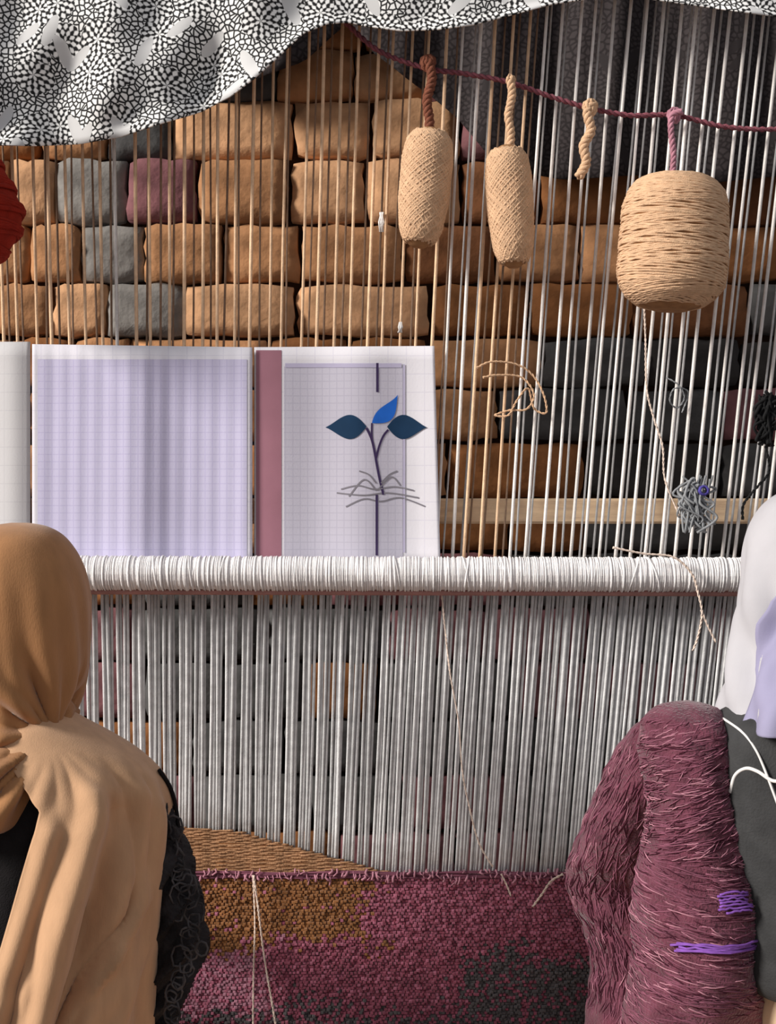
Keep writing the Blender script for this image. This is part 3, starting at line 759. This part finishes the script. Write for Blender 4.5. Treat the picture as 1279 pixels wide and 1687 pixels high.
def shawl_fold(th, py):
    k = min(max((py-1225)/110, 0), 1)
    px = 14+222*math.cos(th)
    f = 0.005*math.sin(th*7+py*0.004)+0.003*math.sin(th*13-py*0.011+1)
    f0 = f; f = 0
    if th < 0.2:
        f += 0.040*ridge(px, py, [(142, 1280), (122, 1380), (106, 1470), (92, 1600), (84, 1760)], 22)
        f += 0.016*ridge(px, py, [(80, 1330), (62, 1440), (40, 1560), (10, 1760)], 14)
        f -= 0.026*ridge(px, py, [(184, 1310), (168, 1450), (148, 1560), (124, 1700)], 26)
        f -= 0.012*ridge(px, py, [(222, 1285), (222, 1400)], 5)
        f += 0.012*ridge(px, py, [(218, 1465), (188, 1540), (150, 1610), (112, 1700)], 8)
        f -= 0.012*ridge(px, py, [(204, 1470), (172, 1545), (134, 1615), (98, 1700)], 7)
        f += 0.010*ridge(px, py, [(70, 1560), (64, 1640), (60, 1760)], 9)
        f += 0.009*ridge(px, py, [(206, 1270), (232, 1330), (240, 1420), (232, 1540)], 9)
        f -= 0.009*ridge(px, py, [(188, 1262), (206, 1340), (210, 1440), (198, 1520)], 8)
        f += 0.010*ridge(px, py, [(246, 1500), (220, 1580), (190, 1680), (176, 1760)], 10)
        f -= 0.008*ridge(px, py, [(150, 1480), (132, 1560), (108, 1640), (90, 1720)], 7)
        f += 0.008*ridge(px, py, [(168, 1600), (150, 1680), (140, 1760)], 9)
        fa = math.atan2(py-1170, px-96)
        f += 0.0038*math.sin(fa*21+1.0)*math.exp(-((math.hypot(px-96, py-1170)-110)/90)**2)
        f += 0.0020*math.sin(px*0.10+py*0.045+2*math.sin(py*0.02))*math.sin(px*0.03-py*0.02)
    f = f0+f*min(max(-th/0.5, 0), 1)      # the outer edge hangs straight
    return f*k
shawl = obj('shawl', loft([(1178, 10, 112, -.40, .05), (1196, -10, 140, -.40, .075), (1216, -40, 178, -.40, .09), (1240, -80, 218, -.40, .105), (1266, -120, 248, -.40, .118), (1294, -150, 268, -.40, .128), (1340, -170, 277, -.40, .135), (1420, -175, 272, -.40, .14), (1520, -178, 258, -.40, .145), (1620, -185, 246, -.40, .15), (1720, -200, 238, -.40, .155), (1830, -220, 245, -.39, .17)], 9, 280,
          shawl_fold, shawl_arc), M['shawl'], p1)
solid(shawl, 0.005, 1)
def hs_fold(th, py):
    # creases gathered towards the nape at right
    k = min(max((py-900)/150, 0), 1)
    px = 20+118*math.cos(th)
    dx, dy = px-118, py-1204; d = math.hypot(dx, dy*0.9)
    ph = math.atan2(-dy, -dx)
    f = 0.0085*math.sin(ph*9.0+0.4)*min(d/90, 1)*math.exp(-(d/240)**2)+0.0045*math.sin(ph*19)*math.exp(-((d-70)/60)**2)
    f += 0.0030*math.sin(th*7+py*0.010)*math.sin(py*0.011+1)+0.0016*math.sin(th*15-py*0.022)
    f -= 0.010*math.exp(-((py-1200+0.22*(px-118))/9)**2)*(1 if px < 118 else 0)*min(max((px+60)/120, 0), 1)
    pd = px-30; dl = py-(1050+pd*1.12)
    if th < 0.3 and pd < 112:
        f += -0.016*math.exp(-(dl/24)**2)+0.009*math.exp(-((dl-58)/30)**2)+0.003*math.exp(-((dl+60)/30)**2)
    return f*k
scarf = obj('headscarf', loft([(866, 18, 46, -.37, .008), (872, -14, 76, -.37, .038), (890, -52, 104, -.37, .068), (925, -82, 126, -.37, .090), (975, -96, 138, -.375, .102), (1040, -96, 139, -.38, .104), (1100, -88, 134, -.385, .098), (1150, -76, 126, -.39, .088), (1188, -66, 117, -.395, .080), (1212, -68, 110, -.41, .085), (1250, -84, 98, -.43, .094), (1300, -104, 80, -.445, .100), (1338, -118, 62, -.455, .104), (1352, -120, 40, -.46, .104)], 9, 160, hs_fold, capb=False), M['scarf_brown'], p1)
solid(scarf, 0.004, 1)
# black ruffled lace sleeve on the right arm
def ruffle(th, py): return 0.010*math.sin(th*5+py*0.085)*min(max((py-1330)/80, 0), 1)+0.006*math.sin(th*11+py*0.19)
sl = obj('lace_sleeve', loft([(1296, 215, 262, -.39, .02), (1340, 222, 284, -.385, .035), (1400, 226, 300, -.38, .045), (1460, 226, 312, -.37, .05), (1510, 222, 322, -.36, .052), (1550, 220, 330, -.35, .055), (1590, 222, 322, -.34, .055), (1640, 216, 300, -.34, .05), (1690, 214, 278, -.34, .045), (1730, 210, 270, -.34, .03)], 8, 60, ruffle), M['black_lace'], p1)
for k in range(34):   # lace loops along the sleeve
    py = 1350+k*10+random.uniform(-5, 5); xr = interp([(1340, 288), (1400, 305), (1460, 318), (1550, 336), (1600, 322), (1690, 282)], py)[0]
    c = P(xr-random.uniform(0, 34), py, -0.41); rr = random.uniform(.006, .014)
    if k == 0: lp = []
    lp.append(tube([c+Vector((rr*math.cos(a*PI/4), random.uniform(-.006, .006), rr*1.2*math.sin(a*PI/4))) for a in range(8)], 0.0016, 5, closed=True))
tag(obj('lace_trim', join(*lp), M['lace_highlight'], p1), kind='stuff')  # loops coloured grey as highlights on the black sleeve
obj('shoulder_strap', tube(spline([P(262, 1268, -0.40), P(280, 1296, -0.39), P(290, 1330, -0.385), (P(294, 1372, -0.385)), P(292, 1425, -0.385)], 8), 0.003, 6), M['black'], p1)

# --- weaver at the right: white headscarf, charcoal vest, shaggy maroon sleeve
p2 = empty('person', P(1335, 1877, -0.40)); p2.location.z = 0.225
tag(p2, 'seated weaver at the right edge in a white headscarf and shaggy maroon sleeve', 'person', 'weavers')
hip2 = P(1335, 1800, -0.40); hip2.z = 0.32
body_mesh(p2, hip2, P(1150, 1290, -0.40), P(1530, 1310, -0.40), P(1338, 985, -0.37),
          (P(1130, 1570, -0.33), P(1570, 1590, -0.33)), (P(1045, 1490, -0.215), P(1490, 1520, -0.20)))
VEST = [(1130, 1260, 1390, -.41, .06), (1165, 1200, 1440, -.41, .09), (1200, 1170, 1480, -.41, .105), (1260, 1165, 1500, -.41, .115), (1360, 1165, 1505, -.41, .12), (1480, 1170, 1500, -.41, .12), (1580, 1180, 1490, -.41, .125), (1610, 1200, 1470, -.41, .115)]
obj('vest', loft(VEST, 5, 56, lambda th, py: 0.004*math.sin(th*8+py*.012)), M['vest'], p2)
obj('skirt', loft([(1572, 1250, 1450, -.42, .10), (1585, 1240, 1470, -.42, .125), (1640, 1238, 1480, -.42, .14), (1720, 1200, 1500, -.40, .16), (1800, 1060, 1620, -.35, .22), (1840, 1020, 1640, -.33, .21), (1862, 1020, 1640, -.33, .21)], 5, 56, lambda th, py: 0.006*math.sin(th*10)), M['skirt'], p2)
def ws_fold(th, py):
    k = min(max((py-880)/140, 0), 1)
    return k*(0.010*math.sin(th*6+py*0.013)+0.005*math.sin(th*11-py*0.025))
hs2 = obj('headscarf', loft([(806, 1318, 1352, -.37, .008), (814, 1292, 1380, -.37, .04), (836, 1262, 1412, -.37, .07), (875, 1240, 1436, -.37, .092), (930, 1230, 1448, -.375, .104), (1000, 1224, 1452, -.38, .106), (1060, 1222, 1448, -.385, .104), (1110, 1214, 1446, -.40, .108), (1150, 1206, 1450, -.41, .118), (1178, 1204, 1456, -.415, .124)], 7, 90, ws_fold, capb=False), M['white_scarf'], p2)
solid(hs2, 0.004, 1)
def scarf_shade_arc(py, cx, rx):
    ex = interp([(950, 1268), (985, 1244), (1020, 1233), (1060, 1229), (1100, 1218), (1180, 1206)], py)[0]
    return (-math.acos(max(min((ex-cx)/rx, .98), -.98)), -0.25)
scarf_shade = obj('shaded_scarf_side', loft([(948, 1226, 1450, -.375, .112), (1000, 1220, 1456, -.38, .114), (1060, 1217, 1452, -.385, .112), (1110, 1208, 1450, -.40, .117), (1150, 1200, 1454, -.41, .127), (1192, 1196, 1462, -.415, .134)], 8, 60, lambda th, py: ws_fold(th, py)+0.004*math.sin(th*14+py*.05), scarf_shade_arc), M['lavender'], p2)  # lavender shell paints shade on the white scarf's camera-facing side
solid(scarf_shade, 0.003, 1)
def ribbon(name, pts, wd, m, par):
    return obj(name, tube(spline(pts, 8), wd, 8), m, par)
def on_vest(px, py):
    xl, xr, Y, ry = interp(VEST, py); cx, rx = (xl+xr)/2, (xr-xl)/2
    t = 640+(px-640)/1.07
    th = -math.acos(max(min((t-cx)/rx, .99), -.99)); c = P(cx, py, Y); r_ = rx*sc(Y)
    return Vector((c.x+(r_+.003)*math.cos(th), c.y+(ry+.004)*math.sin(th), c.z))
ribbon('vest_trim', [on_vest(*q) for q in ((1228, 1180), (1244, 1192), (1258, 1212), (1270, 1240), (1290, 1300))], 0.0017, M['trim'], p2)
ribbon('vest_trim', [on_vest(*q) for q in ((1226, 1290), (1232, 1262), (1246, 1248), (1262, 1250), (1284, 1262), (1310, 1256))], 0.0024, M['trim'], p2)

# shaggy maroon sleeve: the upper arm hangs near the camera, the forearm reaches on to the fell
A = [(1156, 1112, 1150, -.40, .012), (1164, 1084, 1180, -.40, .035), (1184, 1064, 1200, -.40, .055), (1220, 1056, 1212, -.40, .068), (1270, 1060, 1220, -.405, .075), (1330, 1066, 1228, -.41, .08), (1400, 1056, 1238, -.415, .085), (1470, 1046, 1248, -.42, .09), (1540, 1046, 1256, -.42, .092), (1610, 1040, 1258, -.42, .092), (1687, 1020, 1252, -.41, .09), (1740, 1020, 1240, -.40, .08), (1770, 1060, 1200, -.39, .05)]
B = [(1176, 1078, 1130, -.34, .02), (1200, 1046, 1150, -.33, .045), (1240, 1018, 1150, -.31, .06), (1290, 990, 1140, -.28, .07), (1350, 962, 1120, -.25, .075), (1410, 940, 1105, -.22, .078), (1450, 934, 1095, -.20, .078), (1490, 946, 1085, -.205, .076), (1530, 964, 1085, -.21, .074), (1580, 976, 1090, -.23, .072), (1640, 970, 1090, -.25, .074), (1690, 962, 1090, -.26, .074), (1740, 990, 1080, -.27, .05)]
def lump(th, py): return 0.003*math.sin(th*3+py*0.02)+0.0015*math.sin(th*7-py*0.05)+0.0012*math.sin(py*0.16+2*math.sin(th*2))
slA = obj('upper_sleeve', loft(A, 7, 72, lump), M['maroon'], p2)
slB = obj('fore_sleeve', loft(B, 7, 72, lump), M['maroon'], p2)
def surf(tab, th, py):
    rows_ = None
    xl, xr, Y, ry = interp(tab, py); c = P((xl+xr)/2, py, Y); rx = (xr-xl)/2*sc(Y); d = lump(th, py)
    return Vector((c.x+(rx+d)*math.cos(th), c.y+(ry+d)*math.sin(th), c.z))
def fuzz(par, tab, count, mode, mat_, name, rr=(0.0007, 0.0013), out=0.003):
    V, F = [], []
    for _ in range(count):
        py = random.uniform(tab[0][0]+14, tab[-1][0]-30); th = random.uniform(-PI*1.05, PI*0.2)
        if mode == 'ring':       # long stitches lying around the sleeve, bowed with it
            ln = random.uniform(0.12, 0.55); sl_ = random.gauss(-8 if py < 1400 else 5, 5); n = 6
            pts = [surf(tab, th+ln*(k/n-.5), py+sl_*(k/n-.5)+random.uniform(-.5, .5)) for k in range(n+1)]
            ctr = surf(tab, th, py); 
            nrm = Vector((math.cos(th), math.sin(th), 0))
            pts = [p+nrm*(out*math.sin(PI*k/n)*random.uniform(.5, 1.3)) for k, p in enumerate(pts)]
        else:                    # short hairs falling down the sleeve
            n = 4; l_ = random.uniform(12, 34); dth = random.gauss(0, 0.10); nrm = Vector((math.cos(th), math.sin(th), 0))
            pts = [surf(tab, th+dth*k/n, min(py+l_*k/n, tab[-1][0]-2))+nrm*(out*math.sin(PI*k/n)) for k in range(n+1)]
        v, f = tube(pts, random.uniform(*rr), 4); n0 = len(V); V += v; F += [tuple(i+n0 for i in q) for q in f]
    o = obj(name, (V, F), mat_, par); tag(o, kind='stuff'); return o
fuzz(slA, A, 1500, 'ring', M['strand_mauve'], 'wool_strands', (0.0005, 0.0010), 0.0012)
fuzz(slA, A, 330, 'ring', M['strand_pink'], 'pale_wool_strands', (0.0005, 0.0009), 0.002)
fuzz(slA, A, 700, 'ring', M['strand_dark'], 'dark_wool_strands', (0.0005, 0.0009), 0.0010)
fuzz(slB, B, 900, 'hair', M['strand_mauve'], 'wool_strands', (0.0005, 0.0009), 0.001)
fuzz(slB, B, 110, 'hair', M['strand_pink'], 'pale_wool_strands', (0.0004, 0.0008), 0.0015)
fuzz(slB, B, 600, 'hair', M['strand_dark'], 'dark_wool_strands', (0.0005, 0.0009), 0.001)
def purple_band(xa, xb, y0, y1, n):
    parts = []
    for k in range(n):
        py = y0+(y1-y0)*k/max(n-1, 1); xl, xr, Y, ry = interp(A, py); cx, rx = (xl+xr)/2, (xr-xl)/2
        a = -math.acos(max(min((xa+random.uniform(-8, 8)-cx)/rx, .97), -.97)); b = -math.acos(max(min((xb+random.uniform(-8, 8)-cx)/rx, .97), -.97))
        pts = []
        for q in range(11):
            th = a+(b-a)*q/10; p = surf(A, th, py+random.uniform(-1.5, 1.5)-3*math.sin(PI*q/10)); pts.append(p+Vector((math.cos(th), math.sin(th), 0))*0.005)
        parts.append(tube(pts, 0.0016, 5))
    obj('purple_strands', join(*parts), M['purple'], slA)
purple_band(1092, 1212, 1522, 1533, 5)
purple_band(1160, 1204, 1442, 1470, 7)
